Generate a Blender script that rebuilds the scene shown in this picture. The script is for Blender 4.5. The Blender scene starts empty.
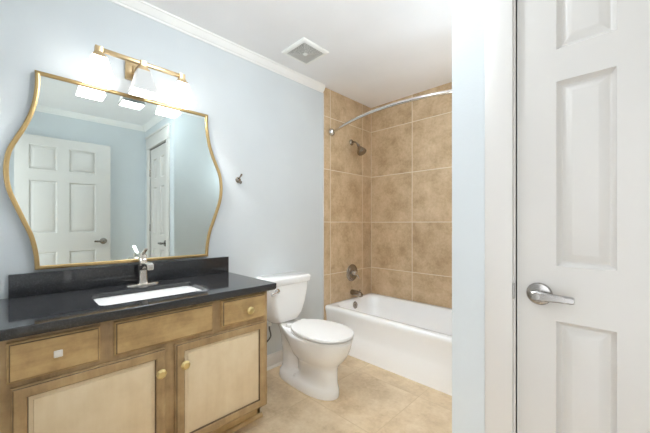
import bpy, bmesh, math, random
from mathutils import Vector, Matrix
random.seed(7)
S = bpy.context.scene
COL = S.collection
PI = math.pi

# ------------------------------------------------------------------ camera
cam_d = bpy.data.cameras.new('camera')
cam = bpy.data.objects.new('camera', cam_d)
COL.objects.link(cam)
cam.location = (2.025, 0.0, 1.155)
cam.rotation_euler = (PI / 2, 0, math.radians(44.6))
cam_d.sensor_width = 36.0
cam_d.lens = 304.0 / 650.0 * 36.0
cam_d.shift_y = 6.9 / 650.0
cam_d.clip_start = 0.01
S.camera = cam

# ------------------------------------------------------------------ light
world = bpy.data.worlds.new('world')
S.world = world
world.use_nodes = True
bg = world.node_tree.nodes['Background']
bg.inputs[0].default_value = (0.90, 0.955, 1.0, 1)
bg.inputs[1].default_value = 1.15          # daylight of the next room, through the open doorway
BULB_W = 6.0
SHADE_E = 1.9
for nm, watts, at, rad in (('alcove_fill', 3.4, (1.30, 1.98, 1.78), 0.10),        # added fill for the tub alcove, unseen behind the wing wall
                           ('room_fill', 7.0, (1.14, 0.80, 2.37), 0.05)):    # added fill for the room, no fixture, out of view above the frame
    gl = bpy.data.lights.new(nm, 'POINT')
    gl.energy = watts
    gl.shadow_soft_size = rad
    gl.color = (0.83, 0.925, 1.0)
    glo = bpy.data.objects.new(nm, gl)
    COL.objects.link(glo)
    glo.location = at
S.view_settings.view_transform = 'Standard'
S.view_settings.look = 'None'
S.view_settings.gamma = 1.0
S.view_settings.use_curve_mapping = False
S.view_settings.exposure = 1.58
try:
    S.cycles.use_denoising = True
    S.cycles.max_bounces = 14
    S.cycles.diffuse_bounces = 10
    S.cycles.glossy_bounces = 6
    S.cycles.transmission_bounces = 6
    S.cycles.caustics_reflective = False
    S.cycles.caustics_refractive = False
    S.cycles.sample_clamp_indirect = 6.0
except Exception:
    pass


# ------------------------------------------------------------------ materials
def srgb(r, g, b):
    f = lambda c: (c / 255 / 12.92) if c / 255 <= 0.04045 else ((c / 255 + 0.055) / 1.055) ** 2.4
    return (f(r), f(g), f(b), 1.0)


def new_mat(name, col=(1, 1, 1, 1), rough=0.5, metal=0.0, spec=0.5, coat=0.0):
    m = bpy.data.materials.new(name)
    m.use_nodes = True
    p = m.node_tree.nodes['Principled BSDF']
    p.inputs['Base Color'].default_value = col
    p.inputs['Roughness'].default_value = rough
    p.inputs['Metallic'].default_value = metal
    p.inputs['Specular IOR Level'].default_value = spec
    p.inputs['Coat Weight'].default_value = coat
    p.inputs['Coat Roughness'].default_value = 0.08
    return m


class NT:
    def __init__(self, m):
        self.t = m.node_tree
        self.p = self.t.nodes['Principled BSDF']

    def n(self, typ, **kw):
        nd = self.t.nodes.new(typ)
        for k, v in kw.items():
            setattr(nd, k, v)
        return nd

    def link(self, a, b):
        self.t.links.new(a, b)

    def math(self, op, a, b=None, c=None, clamp=False):
        nd = self.n('ShaderNodeMath', operation=op, use_clamp=clamp)
        for i, v in enumerate((a, b, c)):
            if v is None:
                continue
            if isinstance(v, (int, float)):
                nd.inputs[i].default_value = v
            else:
                self.link(v, nd.inputs[i])
        return nd.outputs[0]

    def mix(self, fac, a, b, blend='MIX'):
        nd = self.n('ShaderNodeMix', data_type='RGBA', blend_type=blend)
        for i, v in ((0, fac), (6, a), (7, b)):
            if isinstance(v, (int, float)):
                nd.inputs[i].default_value = v
            elif isinstance(v, tuple):
                nd.inputs[i].default_value = v
            else:
                self.link(v, nd.inputs[i])
        return nd.outputs[2]

    def coords(self, scale=None):
        tc = self.n('ShaderNodeTexCoord')
        out = tc.outputs['Object']
        if scale:
            mp = self.n('ShaderNodeMapping')
            mp.inputs['Scale'].default_value = scale
            self.link(out, mp.inputs[0])
            out = mp.outputs[0]
        return out

    def noise(self, vec, scale, detail=3.0, rough=0.5):
        nd = self.n('ShaderNodeTexNoise')
        nd.inputs['Scale'].default_value = scale
        nd.inputs['Detail'].default_value = detail
        nd.inputs['Roughness'].default_value = rough
        self.link(vec, nd.inputs['Vector'])
        return nd.outputs['Fac']

    def ramp(self, fac, stops):
        nd = self.n('ShaderNodeValToRGB')
        el = nd.color_ramp.elements
        el[0].position, el[0].color = stops[0]
        el[1].position, el[1].color = stops[-1]
        for pos, c in stops[1:-1]:
            e = el.new(pos)
            e.color = c
        self.link(fac, nd.inputs[0])
        return nd.outputs[0]

    def bump(self, h, strength, dist=0.01):
        nd = self.n('ShaderNodeBump')
        nd.inputs['Strength'].default_value = strength
        nd.inputs['Distance'].default_value = dist
        self.link(h, nd.inputs['Height'])
        self.link(nd.outputs[0], self.p.inputs['Normal'])


def paint_mat(name, col, rough, bump=0.0, scale=160.0):
    m = new_mat(name, col, rough)
    t = NT(m)
    v = t.coords()
    n = t.noise(v, 3.0, 2.0)
    c2 = tuple(min(1, x * 1.02) for x in col[:3]) + (1,)
    c1 = tuple(x * 0.98 for x in col[:3]) + (1,)
    t.link(t.ramp(n, [(0.3, c1), (0.7, c2)]), t.p.inputs['Base Color'])
    if bump:
        t.bump(t.noise(v, scale, 2.0), bump, 0.002)
    return m


def tile_mat(name, au, ou, av, ov, size, dark, mid, light, grout, gw, rough, spec=0.5):
    """square ceramic tiles laid on a grid of the two object axes au, av with offsets ou, ov"""
    m = new_mat(name, mid, rough, spec=spec)
    t = NT(m)
    v = t.coords()
    sep = t.n('ShaderNodeSeparateXYZ')
    t.link(v, sep.inputs[0])
    masks, ids = [], []
    for ax, off in ((au, ou), (av, ov)):
        q = t.math('DIVIDE', t.math('SUBTRACT', sep.outputs[ax], off), size)
        q = t.math('ADD', q, 20.0)
        fr = t.math('FRACT', q)
        d = t.math('MINIMUM', fr, t.math('SUBTRACT', 1.0, fr))
        d = t.math('MULTIPLY', d, size)
        masks.append(d)
        ids.append(t.math('FLOOR', q))
    d = t.math('MINIMUM', masks[0], masks[1])
    g = t.math('DIVIDE', t.math('SUBTRACT', d, gw * 0.5), 0.0015, clamp=True)      # 0 in the grout, 1 on the tile
    cid = t.n('ShaderNodeCombineXYZ')
    t.link(ids[0], cid.inputs[0])
    t.link(ids[1], cid.inputs[1])
    wn = t.n('ShaderNodeTexWhiteNoise', noise_dimensions='3D')
    t.link(cid.outputs[0], wn.inputs[0])
    off = t.n('ShaderNodeVectorMath', operation='MULTIPLY_ADD')
    t.link(wn.outputs['Color'], off.inputs[0])
    off.inputs[1].default_value = (7, 7, 7)
    t.link(v, off.inputs[2])
    a = t.noise(off.outputs[0], 5.5, 8.0, 0.68)
    b = t.noise(off.outputs[0], 45.0, 5.0, 0.7)
    f = t.math('ADD', t.math('MULTIPLY', a, 0.72), t.math('MULTIPLY', b, 0.28))
    f = t.math('ADD', f, t.math('MULTIPLY', t.math('SUBTRACT', wn.outputs['Value'], 0.5), 0.05))
    c = t.ramp(f, [(0.36, dark), (0.5, mid), (0.64, light)])
    t.link(t.mix(g, grout, c), t.p.inputs['Base Color'])
    t.link(t.math('SUBTRACT', 0.8, t.math('MULTIPLY', g, 0.8 - rough)), t.p.inputs['Roughness'])
    t.bump(g, 0.35, 0.002)
    return m


def wood_mat(name, dark, mid, light, axis='Z', rough=0.42):
    m = new_mat(name, mid, rough)
    t = NT(m)
    sc = {'Z': (16, 16, 1.6), 'Y': (16, 1.6, 16), 'X': (1.6, 16, 16)}[axis]
    v = t.coords(sc)
    a = t.noise(v, 1.6, 5.0, 0.6)
    b = t.noise(t.coords(), 8.0, 5.0, 0.62)
    f = t.math('ADD', t.math('MULTIPLY', a, 0.38), t.math('MULTIPLY', b, 0.62))
    t.link(t.ramp(f, [(0.34, dark), (0.5, mid), (0.66, light)]), t.p.inputs['Base Color'])
    t.bump(a, 0.06, 0.002)
    return m


def metal_mat(name, col, rough, noise_scale=220.0):
    m = new_mat(name, col, rough, 1.0)
    t = NT(m)
    n = t.noise(t.coords(), noise_scale, 2.0)
    t.link(t.math('ADD', rough - 0.012, t.math('MULTIPLY', n, 0.024)), t.p.inputs['Roughness'])
    return m


M = {}
M['wall'] = paint_mat('pale_blue_wall_paint', srgb(208, 213, 215), 0.75, 0.25)
M['ceiling'] = paint_mat('ceiling_paint', srgb(240, 240, 241), 0.85, 0.3, 90)
M['trim'] = paint_mat('white_trim_paint', srgb(213, 209, 204), 0.42)
M['crown'] = paint_mat('white_crown_paint', srgb(238, 237, 234), 0.45)
M['door'] = paint_mat('white_door_paint', srgb(205, 201, 196), 0.4, 0.05, 60)
TD, TM, TL, TG = srgb(168, 141, 108), srgb(194, 168, 134), srgb(212, 188, 156), srgb(226, 215, 193)
M['tile_left'] = tile_mat('wall_tile_side', 1, 2.115, 2, 0.168, 0.5, TD, TM, TL, TG, 0.004, 0.35)
M['tile_back'] = tile_mat('wall_tile_back', 0, 0.013, 2, 0.168, 0.5, TD, TM, TL, TG, 0.0045, 0.35)
M['floor'] = tile_mat('floor_tile', 0, 1.047, 1, 1.362, 0.52, srgb(190, 164, 130), srgb(214, 191, 157), srgb(228, 209, 180),
                      srgb(204, 182, 149), 0.004, 0.4)
M['wood'] = wood_mat('glazed_maple', srgb(140, 114, 79), srgb(173, 144, 103), srgb(193, 166, 123), 'Z')
M['wood_h'] = wood_mat('glazed_maple_horizontal', srgb(154, 125, 82), srgb(189, 158, 109), srgb(206, 177, 128), 'Y')
M['glaze'] = wood_mat('dark_glaze', srgb(84, 64, 40), srgb(100, 78, 50), srgb(116, 92, 60), 'Y')
M['cream'] = wood_mat('cream_panel', srgb(220, 198, 162), srgb(228, 208, 174), srgb(234, 216, 185), 'Z', 0.5)
M['porcelain'] = new_mat('porcelain', srgb(244, 244, 243), 0.12, coat=0.3)
M['tub'] = new_mat('tub_enamel', srgb(251, 252, 253), 0.15, coat=0.3)
M['seat'] = new_mat('seat_plastic', srgb(242, 241, 239), 0.2)
M['gold'] = metal_mat('brushed_gold', srgb(188, 160, 112), 0.34)
M['brass_knob'] = metal_mat('satin_brass', srgb(226, 206, 150), 0.42)
M['brass_light'] = metal_mat('champagne_bronze', srgb(206, 180, 140), 0.3)
M['nickel'] = metal_mat('satin_nickel', srgb(206, 200, 192), 0.24)
M['nickel_dark'] = metal_mat('brushed_nickel', srgb(158, 148, 136), 0.25)
M['chrome'] = metal_mat('chrome', srgb(230, 230, 232), 0.07)
M['steel'] = metal_mat('satin_chrome', srgb(168, 164, 160), 0.27)
M['rod'] = metal_mat('polished_rod', srgb(214, 211, 206), 0.18)
M['white_knob'] = new_mat('white_square_knob', srgb(232, 228, 222), 0.3)
M['dark'] = new_mat('dark_void', srgb(40, 40, 40), 0.8)
M['hose'] = new_mat('grey_braided_hose', srgb(92, 92, 92), 0.45, 0.4)
M['plastic'] = paint_mat('white_plastic', srgb(240, 240, 236), 0.4)
M['grille'] = paint_mat('grey_white_plastic', srgb(214, 213, 208), 0.45)
M['mirror'] = new_mat('mirror_glass', (0.74, 0.81, 0.79, 1), 0.0, 1.0)
M['back'] = new_mat('mirror_backing', srgb(70, 66, 60), 0.8)

# black granite
g_ = new_mat('black_granite', srgb(40, 40, 42), 0.06, spec=0.65)
t_ = NT(g_)
v_ = t_.coords()
vor = t_.n('ShaderNodeTexVoronoi')
vor.inputs['Scale'].default_value = 260.0
t_.link(v_, vor.inputs['Vector'])
sp_ = t_.ramp(t_.noise(v_, 150.0, 4.0, 0.7), [(0.42, srgb(40, 41, 43)), (0.56, srgb(50, 51, 54)), (0.74, srgb(84, 86, 89))])
t_.link(t_.mix(0.5, sp_, t_.ramp(vor.outputs['Distance'], [(0.0, srgb(62, 63, 66)), (0.5, srgb(44, 45, 47))])), t_.p.inputs['Base Color'])
M['granite'] = g_

# frosted glass lamp shades: lit from inside
def shade_mat(name, e):
    m = new_mat(name, srgb(244, 242, 238) if e else srgb(212, 211, 209), 0.35)
    p = m.node_tree.nodes['Principled BSDF']
    p.inputs['Emission Color'].default_value = (1.0, 0.975, 0.94, 1)
    p.inputs['Emission Strength'].default_value = e
    return m
M['shade'] = shade_mat('lit_frosted_glass', SHADE_E)
M['shade_dim'] = shade_mat('dim_frosted_glass', 0.0)
M['bulb'] = shade_mat('bulb_glass', 5.0)


# ------------------------------------------------------------------ mesh helpers
def base_of(parent):
    v = Vector((0, 0, 0))
    p = parent
    while p is not None:
        v += p.location
        p = p.parent
    return v


def build(name, bm, mat, parent=None, smooth=35):
    """link the bmesh (in room coordinates) as ONE mesh object, its origin at its thing's base"""
    bmesh.ops.remove_doubles(bm, verts=bm.verts, dist=1e-6)
    bmesh.ops.recalc_face_normals(bm, faces=bm.faces)
    off = base_of(parent)
    if off.length:
        bmesh.ops.translate(bm, verts=bm.verts, vec=-off)
    me = bpy.data.meshes.new(name)
    bm.to_mesh(me)
    bm.free()
    mats = mat if isinstance(mat, list) else [mat]
    for k in mats:
        me.materials.append(M[k])
    if smooth:
        me.polygons.foreach_set('use_smooth', [True] * len(me.polygons))
        me.set_sharp_from_angle(angle=math.radians(smooth))
    o = bpy.data.objects.new(name, me)
    COL.objects.link(o)
    if parent is not None:
        o.parent = parent
    return o


def struct(name, bm, mat, parent=None, smooth=35):
    o = build(name, bm, mat, parent, smooth)
    if parent is None:
        o['kind'] = 'structure'
    return o


def thing(name, label, cat, loc, group=None):
    o = bpy.data.objects.new(name, None)
    o.empty_display_size = 0.05
    COL.objects.link(o)
    o.location = loc
    o['label'] = label
    o['category'] = cat
    if group:
        o['group'] = group
    return o


def box(bm, x0, x1, y0, y1, z0, z1, bev=0.0, seg=2):
    r = bmesh.ops.create_cube(bm, size=1.0)
    vs = r['verts']
    for v in vs:
        v.co = Vector((x0 + (v.co.x + .5) * (x1 - x0), y0 + (v.co.y + .5) * (y1 - y0), z0 + (v.co.z + .5) * (z1 - z0)))
    if bev:
        es = list({e for v in vs for e in v.link_edges})
        bmesh.ops.bevel(bm, geom=es, offset=bev, segments=seg, affect='EDGES', profile=0.5)
    return bm


def nbox(*a, **k):
    return box(bmesh.new(), *a, **k)


def loft(bm, rings, close=True, cap0=True, cap1=True, torus=False):
    vr = [[bm.verts.new(p) for p in r] for r in rings]
    n = len(vr[0])
    pairs = list(zip(vr[:-1], vr[1:]))
    if torus:
        pairs.append((vr[-1], vr[0]))
    for a, b in pairs:
        for i in range(n if close else n - 1):
            j = (i + 1) % n
            try:
                bm.faces.new((a[i], a[j], b[j], b[i]))
            except ValueError:
                pass
    if not torus:
        if cap0:
            bm.faces.new(vr[0][::-1])
        if cap1:
            bm.faces.new(vr[-1])
    return bm


def frame_axes(d):
    d = Vector(d).normalized()
    up = Vector((0, 0, 1)) if abs(d.z) < 0.95 else Vector((1, 0, 0))
    a = d.cross(up).normalized()
    b = a.cross(d).normalized()
    return d, a, b


def lathe(bm, origin, axis, prof, n=32):
    """prof: (distance along axis, radius)"""
    d, a, b = frame_axes(axis)
    o = Vector(origin)
    rings = []
    for h, r in prof:
        r = max(r, 1e-4)
        rings.append([o + d * h + a * (r * math.cos(2 * PI * i / n)) + b * (r * math.sin(2 * PI * i / n)) for i in range(n)])
    return loft(bm, rings)


def smooth_path(pts, sub=8):
    P = [Vector(p) for p in pts]
    out = []
    for i in range(len(P) - 1):
        p0 = P[max(i - 1, 0)]
        p1, p2 = P[i], P[i + 1]
        p3 = P[min(i + 2, len(P) - 1)]
        for k in range(sub):
            t = k / sub
            out.append(0.5 * ((2 * p1) + (-p0 + p2) * t + (2 * p0 - 5 * p1 + 4 * p2 - p3) * t * t + (-p0 + 3 * p1 - 3 * p2 + p3) * t ** 3))
    out.append(P[-1])
    return out


def tube(bm, path, rad, n=14, flat=1.0):
    rings = []
    m = len(path)
    for i, p in enumerate(path):
        t = (path[min(i + 1, m - 1)] - path[max(i - 1, 0)])
        d, a, b = frame_axes(t)
        r = rad(i / (m - 1)) if callable(rad) else rad
        rings.append([p + a * (r * math.cos(2 * PI * k / n)) + b * (r * flat * math.sin(2 * PI * k / n)) for k in range(n)])
    return loft(bm, rings)


def prism(bm, pts2, axis, a, b):
    """extrude a 2-D outline along an axis from a to b; outline axes are the other two in order"""
    def mk(p, w):
        if axis == 0:
            return (w, p[0], p[1])
        if axis == 1:
            return (p[0], w, p[1])
        return (p[0], p[1], w)
    return loft(bm, [[mk(p, a) for p in pts2], [mk(p, b) for p in pts2]])


def rrect(x0, x1, y0, y1, r, z, n=8):
    """rounded rectangle ring in the xy plane"""
    r = min(r, (x1 - x0) / 2 - 1e-4, (y1 - y0) / 2 - 1e-4)
    out = []
    for cx, cy, a0 in ((x1 - r, y1 - r, 0), (x0 + r, y1 - r, PI / 2), (x0 + r, y0 + r, PI), (x1 - r, y0 + r, 1.5 * PI)):
        for k in range(n + 1):
            a = a0 + PI / 2 * k / n
            out.append((cx + r * math.cos(a), cy + r * math.sin(a), z))
    return out


def plain(*a):
    return nbox(*a)


# ------------------------------------------------------------------ room shell
H = 2.44
XR, YB, YF = 2.60, 2.773, -0.120       # opposite wall, tub back wall, doorway wall
XC, YC = 1.538, 1.21                   # closet corner
YT = 2.040                             # tub apron
DX0, DX1, DZ = 1.745, 2.525, 2.115     # entry doorway
KX0, KX1, KZ = 1.757, 2.390, 2.105     # closet door opening

struct('floor', nbox(-0.12, 2.75, -0.32, 2.90, -0.1, 0.0), 'floor', smooth=0)
struct('ceiling', nbox(-0.12, 2.75, -0.32, 2.90, H, H + 0.1), 'ceiling', smooth=0)
struct('wall_left', nbox(-0.12, 0.0, -0.32, 2.90, 0, H), 'wall', smooth=0)
struct('wall_back', nbox(0.0, 2.75, YB + 0.01, 2.90, 0, H), 'wall', smooth=0)
struct('wall_right', nbox(XR, XR + 0.14, -0.32, YB + 0.01, 0, H), 'wall', smooth=0)
b = bmesh.new()
box(b, 0.0, DX0, YF - 0.12, YF, 0, H)
box(b, DX1, XR, YF - 0.12, YF, 0, H)
box(b, DX0, DX1, YF - 0.12, YF, DZ, H)
struct('wall_front', b, 'wall', smooth=0)
b = bmesh.new()
box(b, XC, KX0, YC, YC + 0.11, 0, H)
box(b, KX1, XR, YC, YC + 0.11, 0, H)
box(b, KX0, KX1, YC, YC + 0.11, KZ, H)
box(b, XC, XC + 0.11, YC + 0.11, YB + 0.01, 0, H)
struct('wall_closet', b, 'wall', smooth=0)
# tiled tub surround: thin tile faces on three walls
struct('wall_tub_side', nbox(0.0, 0.012, YT - 0.012, YB + 0.01, 0, H, bev=0.003), 'tile_left')
struct('wall_tub_back', nbox(0.012, XC, YB, YB + 0.01, 0, H), 'tile_back', smooth=0)
struct('wall_tub_end', nbox(XC - 0.012, XC, YT - 0.012, YB, 0, H, bev=0.003), 'tile_left')
# white caulk edge where the tile meets the paint
struct('trim_1', nbox(0.0, 0.0125, YT - 0.0165, YT - 0.012, 0, H - 0.06, bev=0.0015), 'trim')

# crown moulding
CR = [(0.0, H - 0.058), (0.006, H - 0.058), (0.010, H - 0.047), (0.016, H - 0.044), (0.026, H - 0.028), (0.034, H - 0.017),
      (0.037, H - 0.011), (0.044, H - 0.009), (0.046, H), (0.0, H)]
def crown(name, axis, a, b_, wall, sgn):
    bm = bmesh.new()
    pts = [(wall + sgn * p, z) for p, z in CR]
    prism(bm, pts, axis, a, b_)
    struct(name, bm, 'crown', smooth=25)
crown('trim_2', 1, YF, YT - 0.016, 0.0, 1)
crown('trim_3', 1, YF, YC, XR, -1)
crown('trim_4', 0, XC - 0.046, XR, YC, -1)
crown('trim_5', 0, 0.0, XR, YF, 1)
crown('trim_6', 1, YC - 0.046, YT - 0.016, XC, -1)

# baseboards with a quarter-round shoe
def baseboard(name, axis, a, b_, wall, sgn):
    bm = bmesh.new()
    P = [(0, 0), (0.014, 0), (0.014, 0.078), (0.011, 0.088), (0.007, 0.094), (0.006, 0.104), (0.0, 0.106)]
    prism(bm, [(wall + sgn * p, z) for p, z in P], axis, a, b_)
    Q = [(0.014, 0)] + [(0.014 + 0.016 * math.cos(t * PI / 2 / 6), 0.018 * math.sin(t * PI / 2 / 6)) for t in range(7)]
    prism(bm, [(wall + sgn * p, z) for p, z in Q], axis, a, b_)
    struct(name, bm, 'trim')
baseboard('baseboard_left', 1, 1.045, YT - 0.017, 0.0, 1)
baseboard('baseboard_closet', 1, YC - 0.014, YT - 0.017, XC, -1)
baseboard('baseboard_right', 1, 0.93, YC, XR, -1)
bm_ = bmesh.new()
baseboard('baseboard_front', 0, 0.62, DX0 - 0.09, YF, 1)


# doors -----------------------------------------------------------------
def panel_face(bm, us, vs, panels, mk, depth_sign):
    """a door face on a grid with moulded, raised panels; mk(u, v, d) -> point, d = depth into the slab"""
    for i in range(len(us) - 1):
        for j in range(len(vs) - 1):
            u0, u1, v0, v1 = us[i], us[i + 1], vs[j], vs[j + 1]
            if (i, j) in panels:
                rings = []
                for ins, d in ((0, 0), (0.002, 0.004), (0.010, 0.0125), (0.013, 0.0145), (0.0155, 0.0145), (0.038, 0.003), (0.040, 0.0025)):
                    rings.append([mk(u0 + ins, v0 + ins, d), mk(u1 - ins, v0 + ins, d), mk(u1 - ins, v1 - ins, d), mk(u0 + ins, v1 - ins, d)])
                loft(bm, rings, cap0=False, cap1=True)
            else:
                vv = [bm.verts.new(mk(*p, 0)) for p in ((u0, v0), (u1, v0), (u1, v1), (u0, v1))]
                bm.faces.new(vv)


def door_slab(us, vs, panels, place, thick):
    bm = bmesh.new()
    panel_face(bm, us, vs, panels, lambda u, v, d: place(u, v, d), 1)
    panel_face(bm, us, vs, panels, lambda u, v, d: place(u, v, thick - d), 1)
    u0, u1, v0, v1 = us[0], us[-1], vs[0], vs[-1]
    for (a, b2) in (((u0, v0), (u1, v0)), ((u1, v0), (u1, v1)), ((u1, v1), (u0, v1)), ((u0, v1), (u0, v0))):
        f = [bm.verts.new(place(*a, 0)), bm.verts.new(place(*b2, 0)), bm.verts.new(place(*b2, thick)), bm.verts.new(place(*a, thick))]
        bm.faces.new(f)
    return bm


PAN = {(1, 1), (3, 1), (1, 3), (3, 3), (1, 5), (3, 5)}

def lever_set(name, parent, o, nrm, along):
    """round rose, neck and straight lever; o on the door face"""
    o, nrm, along = Vector(o), Vector(nrm).normalized(), Vector(along).normalized()
    root = build(name, lathe(bmesh.new(), o, nrm, [(0, 0.036), (0.004, 0.0365), (0.009, 0.033), (0.012, 0.024), (0.0125, 0.0)], 40), 'steel', parent)
    bm = bmesh.new()
    lathe(bm, o + nrm * 0.010, nrm, [(0, 0.012), (0.03, 0.011), (0.045, 0.0125), (0.052, 0.011), (0.0525, 0)], 24)
    c = o + nrm * 0.05
    path = [c - along * 0.012, c, c + along * 0.03, c + along * 0.06, c + along * 0.088, c + along * 0.094]
    hs = [0.0125, 0.0155, 0.013, 0.0115, 0.011, 0.009]
    rings = []
    for p, h in zip(path, hs):
        w = 0.0065
        k = 0.004
        ring = []
        for (x, y) in ((w, -h + k), (w, h - k), (w - k, h), (-w + k, h), (-w, h - k), (-w, -h + k), (-w + k, -h), (w - k, -h)):
            ring.append(p + nrm * x + Vector((0, 0, 1)) * y)
        rings.append(ring)
    loft(bm, rings)
    build('lever', bm, 'steel', root)
    return root


# closet door (closed, in the wing wall)
us = [1.760, 1.869, 2.009, 2.141, 2.281, 2.386]
vs = [0.012, 0.24, 0.842, 1.018, 1.609, 1.712, 1.965, 2.095]
yd = YC + 0.004
d1 = struct('door_1', door_slab(us, vs, PAN, lambda u, v, d: (u, yd + d, v), 0.035), 'door', smooth=20)
lever_set('door_handle', d1, (1.824, yd, 0.923), (0, -1, 0), (1, 0, 0))
for z in (1.80, 1.10, 0.25):
    bm = bmesh.new()
    lathe(bm, (2.3885, yd - 0.006, z - 0.045), (0, 0, 1), [(0, 0.008), (0.09, 0.008)], 12)
    build('hinge', bm, 'nickel', d1)
# closet jamb, casing
b = bmesh.new()
box(b, KX0 - 0.012, KX0, YC - 0.002, YC + 0.11, 0, KZ)
box(b, KX1, KX1 + 0.012, YC - 0.002, YC + 0.11, 0, KZ)
box(b, KX0 - 0.012, KX1 + 0.012, YC - 0.002, YC + 0.11, KZ, KZ + 0.012)
box(b, KX0, KX0 + 0.012, yd + 0.036, yd + 0.06, 0, KZ)
box(b, KX1 - 0.012, KX1, yd + 0.036, yd + 0.06, 0, KZ)
struct('trim_7', b, 'trim')
b = bmesh.new()
box(b, 1.662, 1.751, YC - 0.017, YC, 0, KZ + 0.006, bev=0.003)
box(b, KX1 + 0.006, KX1 + 0.095, YC - 0.017, YC, 0, KZ + 0.006, bev=0.003)
box(b, 1.652, KX1 + 0.105, YC - 0.020, YC, KZ + 0.006, KZ + 0.15, bev=0.003)
box(b, 1.640, KX1 + 0.117, YC - 0.030, YC, KZ + 0.15, KZ + 0.172, bev=0.003)
casing = struct('trim_8', b, 'trim')
build('strike_plate', nbox(1.7508, 1.7545, YC - 0.0165, YC + 0.004, 0.896, 0.950, bev=0.0008), 'steel', casing)

# entry door: open leaf standing before the opposite wall
us = [0.045, 0.09, 0.30, 0.42, 0.66, 0.815]
us = [0.05, 0.155 - 0.07, 0.305, 0.42, 0.672, 0.812]
vs = [0.012, 0.24, 0.842, 1.05, 1.62, 1.74, 2.0, 2.10]
us = [-0.02, 0.09, 0.315, 0.42, 0.665, 0.808]
xd = 2.515
d2 = struct('door_2', door_slab(us, vs, PAN, lambda u, v, d: (xd + d, u, v), 0.035), 'door', smooth=20)
lever_set('door_handle', d2, (xd, 0.735, 0.943), (-1, 0, 0), (0, -1, 0))
# entry jamb and casing
b = bmesh.new()
box(b, DX0, DX0 + 0.012, YF - 0.12, YF, 0, DZ)
box(b, DX1 - 0.002, DX1 + 0.01, YF - 0.12, YF, 0, DZ)
box(b, DX0, DX1, YF - 0.12, YF, DZ - 0.012, DZ)
struct('trim_9', b, 'trim')
b = bmesh.new()
box(b, DX0 - 0.085, DX0 + 0.004, YF, YF + 0.016, 0, DZ, bev=0.003)
box(b, DX1 - 0.004, XR - 0.002, YF, YF + 0.016, 0, DZ, bev=0.003)
box(b, DX0 - 0.085, XR - 0.002, YF, YF + 0.016, DZ, DZ + 0.09, bev=0.003)
struct('trim_10', b, 'trim')

# ------------------------------------------------------------------ bathtub
tub = thing('bathtub', 'white alcove bathtub with a plain apron in the tan tiled surround', 'bathtub', (0.77, 2.40, 0))
X0, X1, Y0, Y1 = 0.0125, XC - 0.0125, YT, YB - 0.001
rings = []
def tring(x0, x1, y0, y1, r, z, n=10):
    return rrect(x0, x1, y0, y1, r, z, n)
rings.append(tring(X0, X1, Y0 + 0.004, Y1, 0.006, 0.0))
rings.append(tring(X0, X1, Y0 + 0.004, Y1, 0.006, 0.06))
rings.append(tring(X0, X1, Y0 + 0.006, Y1, 0.006, 0.11))
rings.append(tring(X0, X1, Y0 + 0.017, Y1, 0.006, 0.165))
rings.append(tring(X0, X1, Y0 + 0.020, Y1, 0.006, 0.20))
rings.append(tring(X0, X1, Y0 + 0.015, Y1, 0.006, 0.28))
rings.append(tring(X0, X1, Y0 + 0.006, Y1, 0.006, 0.33))
rings.append(tring(X0, X1, Y0 + 0.000, Y1, 0.006, 0.352))
rings.append(tring(X0, X1, Y0 + 0.001, Y1, 0.006, 0.368))
rings.append(tring(X0, X1, Y0 + 0.006, Y1, 0.008, 0.379))
rings.append(tring(X0 + 0.004, X1 - 0.004, Y0 + 0.016, Y1 - 0.004, 0.012, 0.384))
rings.append(tring(X0 + 0.04, X1 - 0.06, Y0 + 0.066, Y1 - 0.045, 0.08, 0.382))
rings.append(tring(X0 + 0.050, X1 - 0.08, Y0 + 0.078, Y1 - 0.055, 0.09, 0.376))
rings.append(tring(X0 + 0.058, X1 - 0.10, Y0 + 0.087, Y1 - 0.064, 0.10, 0.362))
rings.append(tring(X0 + 0.072, X1 - 0.16, Y0 + 0.10, Y1 - 0.075, 0.11, 0.28))
rings.append(tring(X0 + 0.10, X1 - 0.25, Y0 + 0.118, Y1 - 0.09, 0.12, 0.15))
rings.append(tring(X0 + 0.14, X1 - 0.30, Y0 + 0.135, Y1 - 0.11, 0.12, 0.10))
rings.append(tring(X0 + 0.19, X1 - 0.36, Y0 + 0.18, Y1 - 0.16, 0.10, 0.082))
build('tub_shell', loft(bmesh.new(), rings), 'tub', tub, smooth=50)
bm = bmesh.new()
lathe(bm, (0.0715, 2.412, 0.326), (1, 0, 0.16), [(0, 0.036), (0.006, 0.036), (0.011, 0.031), (0.012, 0.012), (0.017, 0.011), (0.018, 0)], 28)
build('overflow_plate', bm, 'nickel_dark', tub)
bm = bmesh.new()
lathe(bm, (0.31, 2.42, 0.0815), (0, 0, 1), [(0, 0.034), (0.004, 0.034), (0.006, 0.028), (0.016, 0.02), (0.018, 0)], 28)
build('drain', bm, 'nickel_dark', tub)

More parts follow.
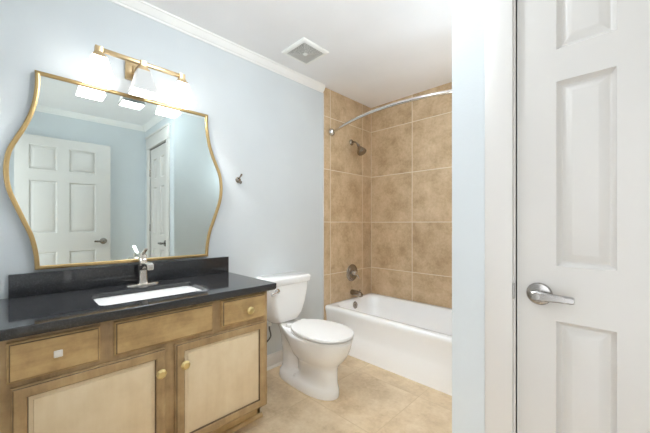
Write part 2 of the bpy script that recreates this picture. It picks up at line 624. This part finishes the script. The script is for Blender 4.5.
# tub spout, valve, shower head (all on the plumbing wall)
YV = 2.437
sp = thing('tub_spout', 'brushed nickel tub spout on the tile just above the tub rim', 'tub spout', (0.012, YV, 0.44))
bm = bmesh.new()
secs = []
for x, zc, w, h in ((0.0122, 0.445, 0.027, 0.027), (0.02, 0.445, 0.028, 0.028), (0.06, 0.444, 0.0265, 0.027), (0.10, 0.442, 0.025, 0.026), (0.128, 0.438, 0.0235, 0.024), (0.142, 0.432, 0.020, 0.019), (0.146, 0.428, 0.012, 0.012)):
    secs.append([(x, YV + w * math.cos(2 * PI * k / 24), zc + h * math.sin(2 * PI * k / 24)) for k in range(24)])
loft(bm, secs)
lathe(bm, (0.125, YV, 0.425), (0, 0, -1), [(0, 0.017), (0.012, 0.016), (0.013, 0)], 20)
build('spout_body', bm, 'nickel_dark', sp)
build('diverter_knob', lathe(bmesh.new(), (0.118, YV, 0.462), (0, 0, 1), [(0, 0.004), (0.012, 0.004), (0.013, 0.008), (0.02, 0.008), (0.022, 0)], 16), 'nickel_dark', sp)

va = thing('shower_valve', 'round brushed nickel shower valve with lever on the tile above the spout', 'shower valve', (0.012, YV, 0.645))
build('escutcheon', lathe(bmesh.new(), (0.0122, YV, 0.645), (1, 0, 0), [(0, 0.086), (0.003, 0.088), (0.008, 0.084), (0.011, 0.073), (0.0115, 0.066), (0.016, 0.061), (0.018, 0.038), (0.019, 0)], 48), 'nickel_dark', va)
bm = bmesh.new()
lathe(bm, (0.03, YV, 0.645), (1, 0, 0), [(-0.012, 0.030), (0.015, 0.026), (0.035, 0.022), (0.042, 0.018), (0.044, 0)], 28)
tube(bm, smooth_path([(0.058, YV, 0.645), (0.064, YV + 0.02, 0.628), (0.074, YV + 0.035, 0.602), (0.078, YV + 0.04, 0.588)]), lambda t: 0.011 - 0.004 * t)
build('valve_lever', bm, 'nickel', va)

sh = thing('shower_sprayer', 'bell shaped brushed nickel shower head on a short arm high on the tile', 'shower head', (0.012, 2.43, 1.99))
build('escutcheon', lathe(bmesh.new(), (0.0122, 2.43, 1.992), (1, 0, 0), [(0, 0.031), (0.004, 0.031), (0.012, 0.022), (0.016, 0.011), (0.017, 0)], 28), 'nickel_dark', sh)
pth = smooth_path([(0.014, 2.43, 1.992), (0.045, 2.43, 1.993), (0.075, 2.43, 1.978), (0.098, 2.43, 1.952)])
build('shower_arm', tube(bmesh.new(), pth, 0.0085), 'nickel_dark', sh)
ax = Vector((0.62, 0.0, -1.0)).normalized()
bm = bmesh.new()
lathe(bm, Vector((0.094, 2.43, 1.958)), ax, [(0, 0.011), (0.012, 0.015), (0.02, 0.015), (0.026, 0.013), (0.035, 0.017), (0.055, 0.027), (0.085, 0.043), (0.10, 0.048), (0.108, 0.048), (0.112, 0.044)], 36)
bell = build('spray_bell', bm, 'nickel_dark', sh)
build('spray_face', lathe(bmesh.new(), Vector((0.094, 2.43, 1.958)) + ax * 0.112, ax, [(0, 0.042), (0.003, 0.04), (0.004, 0.02), (0.004, 0)], 32), 'nickel_dark', bell)

# curved shower rod
rod = thing('shower_curtain_rod', 'curved satin metal shower curtain rod spanning the tub below the ceiling', 'shower rod', (0.012, 2.12, 2.03))
ctrl = []
for k in range(13):
    t = k / 12
    x = 0.03 + t * (XC - 0.06)
    ctrl.append((x, 2.128 - 0.18 * math.sin(PI * t), 2.030))
build('rod', tube(bmesh.new(), smooth_path(ctrl, 5), 0.0130, 18), 'rod', rod)
for s, x in ((1, 0.0122), (-1, XC - 0.0122)):
    build('flange', lathe(bmesh.new(), (x, 2.127, 2.032), (s, 0, 0), [(0, 0.037), (0.006, 0.038), (0.018, 0.034), (0.028, 0.026), (0.036, 0.019), (0.037, 0)], 32), 'rod', rod)

# ------------------------------------------------------------------ vanity cabinet
CX, CY0, CY1, CB, CT = 0.545, -0.040, 1.021, 0.105, 0.77
FX = CX          # face frame front
van = thing('vanity_cabinet', 'brown glazed wood vanity cabinet with cream door panels under the black countertop', 'cabinet', (0.27, 0.5, 0))
bm = bmesh.new()
box(bm, 0.004, FX - 0.02, CY0, CY0 + 0.016, 0.0, CT)
box(bm, 0.004, FX - 0.02, CY1 - 0.016, CY1, CB, CT)
box(bm, 0.004, FX - 0.075, CY1 - 0.016, CY1, 0.0, CB)
box(bm, 0.004, FX - 0.02, CY0 + 0.016, CY1 - 0.016, CB, CB + 0.016)
box(bm, 0.004, 0.012, CY0 + 0.016, CY1 - 0.016, CB + 0.016, CT)
build('carcass', bm, 'wood', van, smooth=0)
# face frame with openings closed by a recessed board
bm = bmesh.new()
box(bm, FX - 0.02, FX, CY0, CY1, CB, CT, bev=0.0015)
build('face_frame', bm, 'wood', van)
build('toe_kick', nbox(FX - 0.09, FX - 0.075, CY0, CY1, 0.0, CB), 'wood_h', van)
bm = bmesh.new()
Q = [(FX - 0.075, 0.0)] + [(FX - 0.075 + 0.014 * math.cos(k * PI / 14), 0.022 * math.sin(k * PI / 14)) for k in range(8)]
prism(bm, Q, 1, CY0, CY1 + 0.012)
build('shoe_moulding', bm, 'wood_h', van)


def front_slab(y0, y1, z0, z1, name, mat, thick=0.02):
    """drawer front: dark glazed routed edge ring and raised flat field"""
    bm = bmesh.new()
    prof = [(0.0, 0.0), (0.0, thick * 0.5), (0.0015, thick * 0.62), (0.0065, thick * 0.74), (0.0068, thick * 0.70), (0.0084, thick * 0.70), (0.0088, thick * 0.95), (0.010, thick)]
    rings = [[(FX + d, y0 + i, z0 + i), (FX + d, y1 - i, z0 + i), (FX + d, y1 - i, z1 - i), (FX + d, y0 + i, z1 - i)] for i, d in prof]
    loft(bm, rings)
    bm.faces.ensure_lookup_table()
    o = build(name, bm, [mat, 'glaze'], van, smooth=20)
    for p in o.data.polygons:
        c = p.center + base_of(van)
        e = min(c.y - y0, y1 - c.y, c.z - z0, z1 - c.z)
        if 0.0066 < e < 0.0087:
            p.material_index = 1
    return o


def knob_round(parent, y, z, x):
    k = build('knob', lathe(bmesh.new(), (x, y, z), (1, 0, 0), [(0, 0.011), (0.003, 0.010), (0.006, 0.007), (0.013, 0.0075), (0.016, 0.016), (0.020, 0.0215), (0.025, 0.0215), (0.031, 0.014), (0.0325, 0)], 8), 'brass_knob', parent, smooth=15)
    k['label'] = 'faceted brass knob'


dr1 = front_slab(-0.025, 0.231, 0.615, 0.753, 'drawer', 'wood_h')
bm = bmesh.new()
box(bm, FX + 0.019, FX + 0.030, 0.099, 0.111, 0.681, 0.693)
box(bm, FX + 0.028, FX + 0.036, 0.0925, 0.1175, 0.6745, 0.6995, bev=0.003)
kk = build('knob', bm, 'white_knob', dr1)
kk['label'] = 'white square knob'
front_slab(0.276, 0.691, 0.618, 0.755, 'false_drawer_front', 'wood_h')
dr3 = front_slab(0.737, 1.000, 0.622, 0.757, 'drawer', 'wood_h')
knob_round(dr3, 0.889, 0.684, FX + 0.019)


def cab_door(y0, y1, z0, z1, ky, kz):
    bm = bmesh.new()
    fw = 0.044
    prof = [(0.0, 0.0), (0.0, 0.010), (0.003, 0.012), (0.005, 0.0125), (0.006, 0.018), (0.009, 0.02), (fw - 0.008, 0.02), (fw - 0.004, 0.017), (fw, 0.008)]
    rings = [[(FX + d, y0 + i, z0 + i), (FX + d, y1 - i, z0 + i), (FX + d, y1 - i, z1 - i), (FX + d, y0 + i, z1 - i)] for i, d in prof]
    loft(bm, rings, cap1=False)
    o = build('door', bm, ['wood', 'glaze'], van, smooth=20)
    for p in o.data.polygons:
        c = p.center + base_of(van)
        inner = y0 + 0.02 < c.y < y1 - 0.02 and z0 + 0.02 < c.z < z1 - 0.02
        if abs(p.normal.x) < 0.95 and c.x > FX + 0.006:
            if c.x < FX + 0.0135 and inner or (not inner and 0.0122 < c.x - FX < 0.0165):
                p.material_index = 1
    bm = bmesh.new()
    a = fw - 0.001
    prof = [(a, 0.006), (a, 0.0085), (a + 0.012, 0.0105), (a + 0.014, 0.013), (a + 0.016, 0.0135)]
    rings = [[(FX + d, y0 + i, z0 + i), (FX + d, y1 - i, z0 + i), (FX + d, y1 - i, z1 - i), (FX + d, y0 + i, z1 - i)] for i, d in prof]
    loft(bm, rings)
    pn = build('panel', bm, 'cream', o, smooth=20)
    pn['label'] = 'cream panel'
    knob_round(o, ky, kz, FX + 0.019)


cab_door(-0.015, 0.470, 0.118, 0.597, 0.444, 0.497)
cab_door(0.511, 1.002, 0.118, 0.599, 0.546, 0.502)

# ------------------------------------------------------------------ countertop with undermount sink
ct = thing('countertop', 'black granite countertop and backsplash on the wood vanity', 'countertop', (0.29, 0.5, 0.77))
OX0, OX1, OY0, OY1 = 0.001, 0.590, -0.066, 1.058
SX0, SX1, SY0, SY1 = 0.188, 0.472, 0.246, 0.715
ZT, ZB = 0.81, 0.7705
rings = [
    rrect(SX0, SX1, SY0, SY1, 0.035, 0.788), rrect(SX0, SX1, SY0, SY1, 0.035, ZT - 0.003), rrect(SX0 - 0.003, SX1 + 0.003, SY0 - 0.003, SY1 + 0.003, 0.037, ZT),
    rrect(OX0, OX1 - 0.0025, OY0, OY1 - 0.0025, 0.004, ZT), rrect(OX0, OX1, OY0, OY1, 0.005, ZT - 0.0025),
    rrect(OX0, OX1, OY0, OY1, 0.006, ZT - 0.020), rrect(OX0, OX1 - 0.001, OY0, OY1 - 0.001, 0.006, ZT - 0.030), rrect(OX0, OX1 - 0.006, OY0, OY1 - 0.006, 0.005, ZB + 0.002),
    rrect(OX0, OX1 - 0.012, OY0, OY1 - 0.012, 0.004, ZB)]
build('slab', loft(bmesh.new(), rings, torus=True), 'granite', ct, smooth=28)
build('backsplash', nbox(0.001, 0.021, -0.027, 1.058, ZT + 0.0005, 0.919, bev=0.0015), 'granite', ct)

sink = thing('sink', 'white rectangular undermount basin set into the black countertop', 'sink', (0.33, 0.48, 0.77))
rings = [rrect(SX0 - 0.02, SX1 + 0.02, SY0 - 0.02, SY1 + 0.02, 0.05, 0.7815), rrect(SX0 - 0.004, SX1 + 0.004, SY0 - 0.004, SY1 + 0.004, 0.038, 0.7865),
         rrect(SX0 - 0.002, SX1 + 0.002, SY0 - 0.002, SY1 + 0.002, 0.038, 0.780),
         rrect(SX0 + 0.004, SX1 - 0.004, SY0 + 0.004, SY1 - 0.004, 0.045, 0.70), rrect(SX0 + 0.012, SX1 - 0.012, SY0 + 0.014, SY1 - 0.014, 0.05, 0.66),
         rrect(SX0 + 0.03, SX1 - 0.03, SY0 + 0.035, SY1 - 0.035, 0.05, 0.642), rrect(SX0 + 0.09, SX1 - 0.09, SY0 + 0.17, SY1 - 0.17, 0.02, 0.636),
         rrect(SX0 + 0.09, SX1 - 0.09, SY0 + 0.17, SY1 - 0.17, 0.02, 0.626), rrect(SX0 + 0.02, SX1 - 0.02, SY0 + 0.025, SY1 - 0.025, 0.05, 0.630),
         rrect(SX0 + 0.0, SX1 - 0.0, SY0 + 0.0, SY1 - 0.0, 0.05, 0.655), rrect(SX0 - 0.012, SX1 + 0.012, SY0 - 0.012, SY1 + 0.012, 0.05, 0.765)]
bm = bmesh.new()
loft(bm, rings, torus=True)
bm.faces.new([bm.verts.new(p) for p in rrect(SX0 + 0.09, SX1 - 0.09, SY0 + 0.17, SY1 - 0.17, 0.02, 0.636)])
build('basin', bm, 'porcelain', sink, smooth=50)
build('drain', lathe(bmesh.new(), (0.333, 0.479, 0.636), (0, 0, 1), [(0, 0.028), (0.003, 0.028), (0.005, 0.022), (0.006, 0.02), (0.008, 0)], 24), 'nickel', sink)

# ------------------------------------------------------------------ faucet
FY = 0.500
fc = thing('faucet', 'brushed nickel single lever faucet behind the sink on the black countertop', 'faucet', (0.085, FY, 0.8105))
build('base_plate', loft(bmesh.new(), [rrect(0.055, 0.115, FY - 0.082, FY + 0.082, 0.028, 0.8105), rrect(0.056, 0.114, FY - 0.081, FY + 0.081, 0.028, 0.816), rrect(0.061, 0.109, FY - 0.076, FY + 0.076, 0.024, 0.819)]), 'nickel', fc)
rings = []
for z, w, d in ((0.8185, 0.025, 0.025), (0.826, 0.0225, 0.0225), (0.84, 0.0205, 0.021), (0.90, 0.0195, 0.0205), (0.94, 0.0205, 0.022), (0.952, 0.0205, 0.022), (0.955, 0.018, 0.019)):
    rings.append(rrect(0.085 - d, 0.085 + d, FY - w, FY + w, 0.010, z, 5))
build('faucet_body', loft(bmesh.new(), rings), 'nickel', fc)
bm = bmesh.new()
secs = []
for x, z, w, h in ((0.095, 0.905, 0.0185, 0.020), (0.12, 0.918, 0.0185, 0.016), (0.15, 0.929, 0.018, 0.013), (0.185, 0.934, 0.018, 0.0115), (0.21, 0.931, 0.0175, 0.012), (0.224, 0.924, 0.0165, 0.014), (0.228, 0.916, 0.015, 0.010)):
    secs.append([(x, FY + y, z + zz) for y, zz in ((w, -h * .6), (w, h * .6), (w * .75, h), (-w * .75, h), (-w, h * .6), (-w, -h * .6), (-w * .75, -h), (w * .75, -h))])
loft(bm, secs)
build('spout', bm, 'nickel', fc)
bm = bmesh.new()
loft(bm, [rrect(0.066, 0.104, FY - 0.018, FY + 0.018, 0.010, 0.957, 5), rrect(0.067, 0.103, FY - 0.0175, FY + 0.0175, 0.010, 0.975, 5), rrect(0.072, 0.098, FY - 0.013, FY + 0.013, 0.009, 0.983, 5)])
rings = []
for x, z, w, h in ((0.080, 0.978, 0.008, 0.006), (0.105, 0.992, 0.0085, 0.005), (0.135, 1.008, 0.009, 0.0042), (0.150, 1.015, 0.0085, 0.0035)):
    rings.append([(x, FY + w, z - h), (x, FY + w, z + h), (x, FY - w, z + h), (x, FY - w, z - h)])
loft(bm, rings)
build('faucet_lever', bm, 'nickel', fc)

# ------------------------------------------------------------------ mirror
mi = thing('mirror', 'wavy sided gold framed mirror on the wall above the vanity', 'mirror', (0.0, 0.484, 1.41))
YM = 0.482
prof_pts = [(0.422, 1.885), (0.421, 1.840), (0.424, 1.790), (0.431, 1.735), (0.444, 1.675), (0.466, 1.610), (0.492, 1.550), (0.515, 1.490), (0.525, 1.420),
            (0.523, 1.350), (0.511, 1.290), (0.489, 1.225), (0.466, 1.160), (0.443, 1.095), (0.430, 1.030), (0.424, 0.980), (0.422, 0.933)]
half = smooth_path([(p[0], p[1], 0) for p in prof_pts], 5)
right = [(YM + p.x, p.y) for p in half]
left = [(YM - p.x, p.y) for p in reversed(half)]
outline = right + left
def offset(poly, d):
    n = len(poly)
    out = []
    for i in range(n):
        p0, p1, p2 = Vector(poly[i - 1]), Vector(poly[i]), Vector(poly[(i + 1) % n])
        e1, e2 = (p1 - p0).normalized(), (p2 - p1).normalized()
        n1, n2 = Vector((e1.y, -e1.x)), Vector((e2.y, -e2.x))
        m = (n1 + n2).normalized()
        k = d / max(0.3, m.dot(n1))
        out.append(tuple(p1 + m * k))
    return out
area = sum(outline[i][0] * outline[(i + 1) % len(outline)][1] - outline[(i + 1) % len(outline)][0] * outline[i][1] for i in range(len(outline)))
sg = -1 if area > 0 else 1          # + is inwards
at_x = lambda poly, x: [(x, p[0], p[1]) for p in poly]
inn = lambda d: offset(outline, sg * d)
rings = [at_x(outline, 0.012), at_x(outline, 0.030), at_x(inn(0.002), 0.0325), at_x(inn(0.006), 0.034), at_x(inn(0.013), 0.034), at_x(inn(0.0175), 0.0315), at_x(inn(0.0185), 0.028), at_x(inn(0.0185), 0.012)]
build('mirror_frame', loft(bmesh.new(), rings, torus=True), 'gold', mi, smooth=40)
def sheet(poly, xa, xb):
    """a flat plate of the wavy outline, built of level strips from side to side"""
    n = len(poly) // 2
    rg, lf = poly[:n], poly[n:][::-1]
    rings = [[(xa, r[0], r[1]), (xb, r[0], r[1]), (xb, l[0], r[1]), (xa, l[0], r[1])] for r, l in zip(rg, lf)]
    return loft(bmesh.new(), rings)
build('mirror_backing', sheet(inn(0.006), 0.001, 0.0118), 'back', mi, smooth=0)
build('mirror_glass', sheet(inn(0.0175), 0.0215, 0.025), 'mirror', mi, smooth=0)

# ------------------------------------------------------------------ vanity light
vl = thing('vanity_light', 'three shade champagne metal bar light on the wall above the mirror', 'light', (0.0, 0.484, 2.03))
XB, ZBAR = 0.14, 2.032
build('back_plate', nbox(0.001, 0.022, 0.430, 0.538, 1.975, 2.085, bev=0.004), 'brass_light', vl)
bm = bmesh.new()
box(bm, 0.02, XB, 0.474, 0.494, 2.022, 2.042, bev=0.003)
box(bm, 0.02, 0.035, 0.462, 0.506, 2.01, 2.054, bev=0.004)
build('arm', bm, 'brass_light', vl)
build('bar', nbox(XB - 0.010, XB + 0.010, 0.276, 0.706, ZBAR - 0.010, ZBAR + 0.010, bev=0.002), 'brass_light', vl)
for k, (y, lit) in enumerate(((0.290, True), (0.487, False), (0.691, True))):
    bm = bmesh.new()
    rings = []
    for z, w in ((2.044, 0.012), (2.043, 0.017), (2.016, 0.017), (2.014, 0.020), (2.000, 0.022), (1.998, 0.027), (1.990, 0.029), (1.984, 0.029)):
        rings.append(rrect(XB - w, XB + w, y - w, y + w, 0.003, z, 3))
    loft(bm, rings)
    sk = build('socket_cap', bm, 'brass_light', vl)
    w0, w1, z0, z1 = 0.032, 0.061, 1.987, 1.867
    th = 0.004
    rings = [rrect(XB - w0, XB + w0, y - w0, y + w0, 0.006, z0, 4), rrect(XB - w1, XB + w1, y - w1, y + w1, 0.008, z1, 4),
             rrect(XB - w1 + th, XB + w1 - th, y - w1 + th, y + w1 - th, 0.006, z1, 4), rrect(XB - w0 + th, XB + w0 - th, y - w0 + th, y + w0 - th, 0.004, z0 - 0.004, 4)]
    build('lamp_shade', loft(bmesh.new(), rings), 'shade' if lit else 'shade_dim', vl)
    bm = bmesh.new()
    lathe(bm, (XB, y, 1.978), (0, 0, -1), [(0, 0.010), (0.02, 0.011), (0.022, 0.013), (0.028, 0.015), (0.034, 0.015), (0.040, 0.010), (0.043, 0)], 20)
    build('bulb', bm, 'bulb' if lit else 'seat', vl)
    ld = bpy.data.lights.new('bulb_light', 'POINT')
    ld.energy = BULB_W * (1.0 if lit else 0.15)
    ld.shadow_soft_size = 0.012
    ld.color = (0.97, 0.985, 1.0)
    lo = bpy.data.objects.new('bulb_light', ld)
    COL.objects.link(lo)
    lo.parent = vl
    lo.location = Vector((XB, y, 1.922)) - vl.location

# ------------------------------------------------------------------ exhaust fan in the ceiling
fan = thing('exhaust_fan', 'square white exhaust fan grille in the ceiling', 'exhaust fan', (0.322, 1.515, H))
fx, fy, hw = 0.322, 1.517, 0.127
R = lambda w, z: rrect(fx - w, fx + w, fy - w, fy + w, 0.006, z, 3)
build('fan_frame', loft(bmesh.new(), [R(hw, H - 0.0005), R(hw, H - 0.006), R(hw - 0.006, H - 0.012), R(hw - 0.022, H - 0.017), R(hw - 0.026, H - 0.0165), R(hw - 0.028, H - 0.010), R(hw - 0.028, H - 0.0005)], torus=True), 'plastic', fan)
build('fan_housing', nbox(fx - hw + 0.027, fx + hw - 0.027, fy - hw + 0.027, fy + hw - 0.027, H - 0.004, H - 0.0005), 'dark', fan)
bm = bmesh.new()
w = hw - 0.028
k = 0
while w > 0.016:
    z = H - 0.0105 - 0.0008 * k
    loft(bm, [R(w, z), R(w, z - 0.003), R(w - 0.0052, z - 0.003), R(w - 0.0052, z)], torus=True)
    w -= 0.0095
    k += 1
for a in range(4):
    c, s_ = math.cos(PI / 4 + a * PI / 2), math.sin(PI / 4 + a * PI / 2)
    L = (hw - 0.029) * 1.41
    d = Vector((c, s_, 0)); n_ = Vector((-s_, c, 0)) * 0.002
    p0, p1 = Vector((fx, fy, 0)) + d * 0.012, Vector((fx, fy, 0)) + d * L
    ring = lambda p, z: [p + n_ + Vector((0, 0, z)), p - n_ + Vector((0, 0, z)), p - n_ + Vector((0, 0, z - 0.003)), p + n_ + Vector((0, 0, z - 0.003))]
    loft(bm, [ring(p0, H - 0.0175), ring(p1, H - 0.0105)])
build('fan_grille', bm, 'grille', fan)
build('fan_button', lathe(bmesh.new(), (fx, fy, H - 0.015), (0, 0, -1), [(0, 0.017), (0.006, 0.017), (0.009, 0.012), (0.010, 0)], 20), 'plastic', fan)

# ------------------------------------------------------------------ robe hook
hk = thing('robe_hook', 'small satin nickel robe hook on the blue wall right of the mirror', 'hook', (0.0, 1.142, 1.474))
build('hook_plate', lathe(bmesh.new(), (0.0005, 1.142, 1.474), (1, 0, 0), [(0, 0.021), (0.004, 0.021), (0.008, 0.015), (0.009, 0)], 28), 'nickel_dark', hk)
bm = bmesh.new()
tube(bm, smooth_path([(0.006, 1.142, 1.482), (0.028, 1.142, 1.492), (0.045, 1.142, 1.502), (0.052, 1.142, 1.512)]), lambda t: 0.0055 + 0.002 * t)
tube(bm, smooth_path([(0.006, 1.142, 1.470), (0.022, 1.142, 1.456), (0.036, 1.142, 1.447), (0.046, 1.142, 1.452), (0.048, 1.142, 1.462)]), lambda t: 0.006 - 0.001 * t)
build('hook_prongs', bm, 'nickel_dark', hk)

# ------------------------------------------------------------------ toilet
TY = 1.474
to = thing('toilet', 'white two piece toilet with closed lid between vanity and bathtub', 'toilet', (0.4, TY, 0))
def egg(xb, xf, hw, z, n=72, sq=2.3, bias=0.0):
    """oval ring: xb back, xf front, hw half width, widest part shifted by bias"""
    out = []
    xc = (xb + xf) / 2 + bias
    for i in range(n):
        a = 2 * PI * i / n
        c, s = math.cos(a), math.sin(a)
        ex = 2.0 / (2.0 if c > 0 else sq)
        px = math.copysign(abs(c) ** ex, c)
        py = math.copysign(abs(s) ** (2.0 / (2.15 if c > 0 else sq)), s)
        L = (xf - xc) if c > 0 else (xc - xb)
        out.append((xc + L * px, TY + hw * py, z))
    return out
rings = [egg(0.13, 0.676, 0.104, 0.0005, sq=3.6, bias=0.06), egg(0.128, 0.680, 0.107, 0.012, sq=3.6, bias=0.06), egg(0.132, 0.677, 0.105, 0.052, sq=3.4, bias=0.06),
         egg(0.140, 0.673, 0.096, 0.066, sq=3.2, bias=0.08), egg(0.145, 0.670, 0.086, 0.09, sq=3.0, bias=0.09), egg(0.145, 0.668, 0.084, 0.13, sq=3.0, bias=0.09), egg(0.145, 0.668, 0.085, 0.17, sq=3.0, bias=0.09),
         egg(0.14, 0.669, 0.088, 0.195, sq=2.9, bias=0.09), egg(0.14, 0.686, 0.106, 0.22, sq=2.8, bias=0.08), egg(0.135, 0.720, 0.138, 0.255, sq=2.7, bias=0.07),
         egg(0.12, 0.750, 0.159, 0.300, sq=2.6, bias=0.06), egg(0.10, 0.766, 0.168, 0.345, sq=2.6, bias=0.05), egg(0.08, 0.775, 0.172, 0.378, sq=2.7, bias=0.05),
         egg(0.08, 0.777, 0.173, 0.390, sq=2.7, bias=0.05), egg(0.085, 0.773, 0.169, 0.395, sq=2.7, bias=0.05)]
# denser along each ring so the pinched flanks stay round
bm = loft(bmesh.new(), rings)
for v in bm.verts:    # the flanks pinch in between the trapway behind and the column in front
    z = v.co.z
    p = 0.66 * min(1, max(0, (z - 0.06) / 0.03)) * min(1, max(0, (0.33 - z) / 0.12))
    cx = 0.30 + 0.12 * max(0, 0.24 - z)
    k = min(1, max(0, (z - 0.20) / 0.10)) * min(1, max(0, (0.40 - v.co.x) / 0.22))     # the deck behind the bowl is narrow
    v.co.y = TY + (v.co.y - TY) * (1 - 0.42 * k)
    v.co.y = TY + (v.co.y - TY) * (1 - p * math.exp(-((v.co.x - cx) / 0.055) ** 2))
build('toilet_bowl', bm, 'porcelain', to, smooth=60)
for s in (1, -1):
    build('bolt_cap', lathe(bmesh.new(), (0.345, TY + s * 0.074, 0.056), (0, 0, 1), [(0, 0.016), (0.012, 0.015), (0.02, 0.010), (0.023, 0)], 20), 'seat', to)
rings = []
for z, x0, x1, hw_, r in ((0.392, 0.045, 0.150, 0.085, 0.05), (0.396, 0.036, 0.168, 0.108, 0.06), (0.412, 0.028, 0.186, 0.128, 0.065), (0.46, 0.022, 0.200, 0.151, 0.06), (0.54, 0.018, 0.209, 0.170, 0.05), (0.63, 0.016, 0.214, 0.184, 0.045), (0.692, 0.016, 0.215, 0.189, 0.045)):
    rings.append(rrect(x0, x1, TY - hw_, TY + hw_, r, z, 8))
build('toilet_tank', loft(bmesh.new(), rings), 'porcelain', to, smooth=60)
def bowed(x0, x1, hw_, r, z, bow):
    return [(x + (bow * (1 - ((y - TY) / hw_) ** 2) if x > (x0 + x1) / 2 else 0), y, z_) for x, y, z_ in rrect(x0, x1, TY - hw_, TY + hw_, r, z, 10)]
rings = [bowed(0.012, 0.216, 0.193, 0.03, 0.6925, 0.010), bowed(0.008, 0.222, 0.199, 0.03, 0.698, 0.012), bowed(0.006, 0.226, 0.203, 0.03, 0.732, 0.012), bowed(0.010, 0.223, 0.200, 0.03, 0.742, 0.012), bowed(0.020, 0.212, 0.190, 0.025, 0.747, 0.012)]
bm = loft(bmesh.new(), rings)
build('tank_lid', bm, 'porcelain', to, smooth=50)
bm = bmesh.new()
lathe(bm, (0.2125, TY - 0.135, 0.655), (1, 0, 0), [(0, 0.021), (0.005, 0.021), (0.008, 0.013), (0.016, 0.012), (0.02, 0.013), (0.022, 0)], 24)
tube(bm, smooth_path([(0.229, TY - 0.135, 0.655), (0.233, TY - 0.155, 0.653), (0.234, TY - 0.185, 0.647), (0.233, TY - 0.20, 0.644)]), lambda t: 0.008 + 0.004 * t, 12)
lv = build('flush_lever', bm, 'chrome', to)
lv['label'] = 'chrome flush lever'
build('toilet_seat', loft(bmesh.new(), [egg(0.290, 0.776, 0.167, 0.3955, bias=0.03), egg(0.292, 0.777, 0.170, 0.398, bias=0.03), egg(0.292, 0.777, 0.170, 0.402, bias=0.03), egg(0.296, 0.772, 0.163, 0.4035, bias=0.03)]), 'seat', to, smooth=50)
build('seat_lid', loft(bmesh.new(), [egg(0.296, 0.774, 0.164, 0.4135, bias=0.03), egg(0.292, 0.780, 0.172, 0.4150, bias=0.03), egg(0.292, 0.780, 0.172, 0.423, bias=0.03), egg(0.294, 0.778, 0.169, 0.429, bias=0.03), egg(0.33, 0.742, 0.138, 0.432, bias=0.03)]), 'seat', to, smooth=50)
for s in (1, -1):
    build('seat_hinge', nbox(0.252, 0.300, TY + s * 0.07 - 0.02, TY + s * 0.07 + 0.02, 0.394, 0.420, bev=0.006), 'seat', to)

# water supply hose, from tank to the wall behind the cabinet
sl = thing('supply_hose', 'thin dark braided water hose hanging below the toilet tank', 'hose', (0.08, 1.32, 0.2))
build('hose', tube(bmesh.new(), smooth_path([(0.085, 1.362, 0.389), (0.085, 1.360, 0.350), (0.09, 1.366, 0.315), (0.088, 1.368, 0.285), (0.075, 1.345, 0.25), (0.06, 1.30, 0.215), (0.05, 1.25, 0.19), (0.045, 1.225, 0.185)], 8), 0.006, 12), 'hose', sl)
build('hose_nut', lathe(bmesh.new(), (0.085, 1.362, 0.3915), (0, 0, -1), [(0, 0.016), (0.018, 0.015), (0.022, 0.010), (0.024, 0)], 8), 'plastic', sl, smooth=20)
bm = bmesh.new()
lathe(bm, (0.001, 1.225, 0.185), (1, 0, 0), [(0, 0.03), (0.003, 0.03), (0.006, 0.012), (0.05, 0.011), (0.06, 0.010), (0.061, 0)], 20)
build('shutoff_valve', bm, 'chrome', sl)
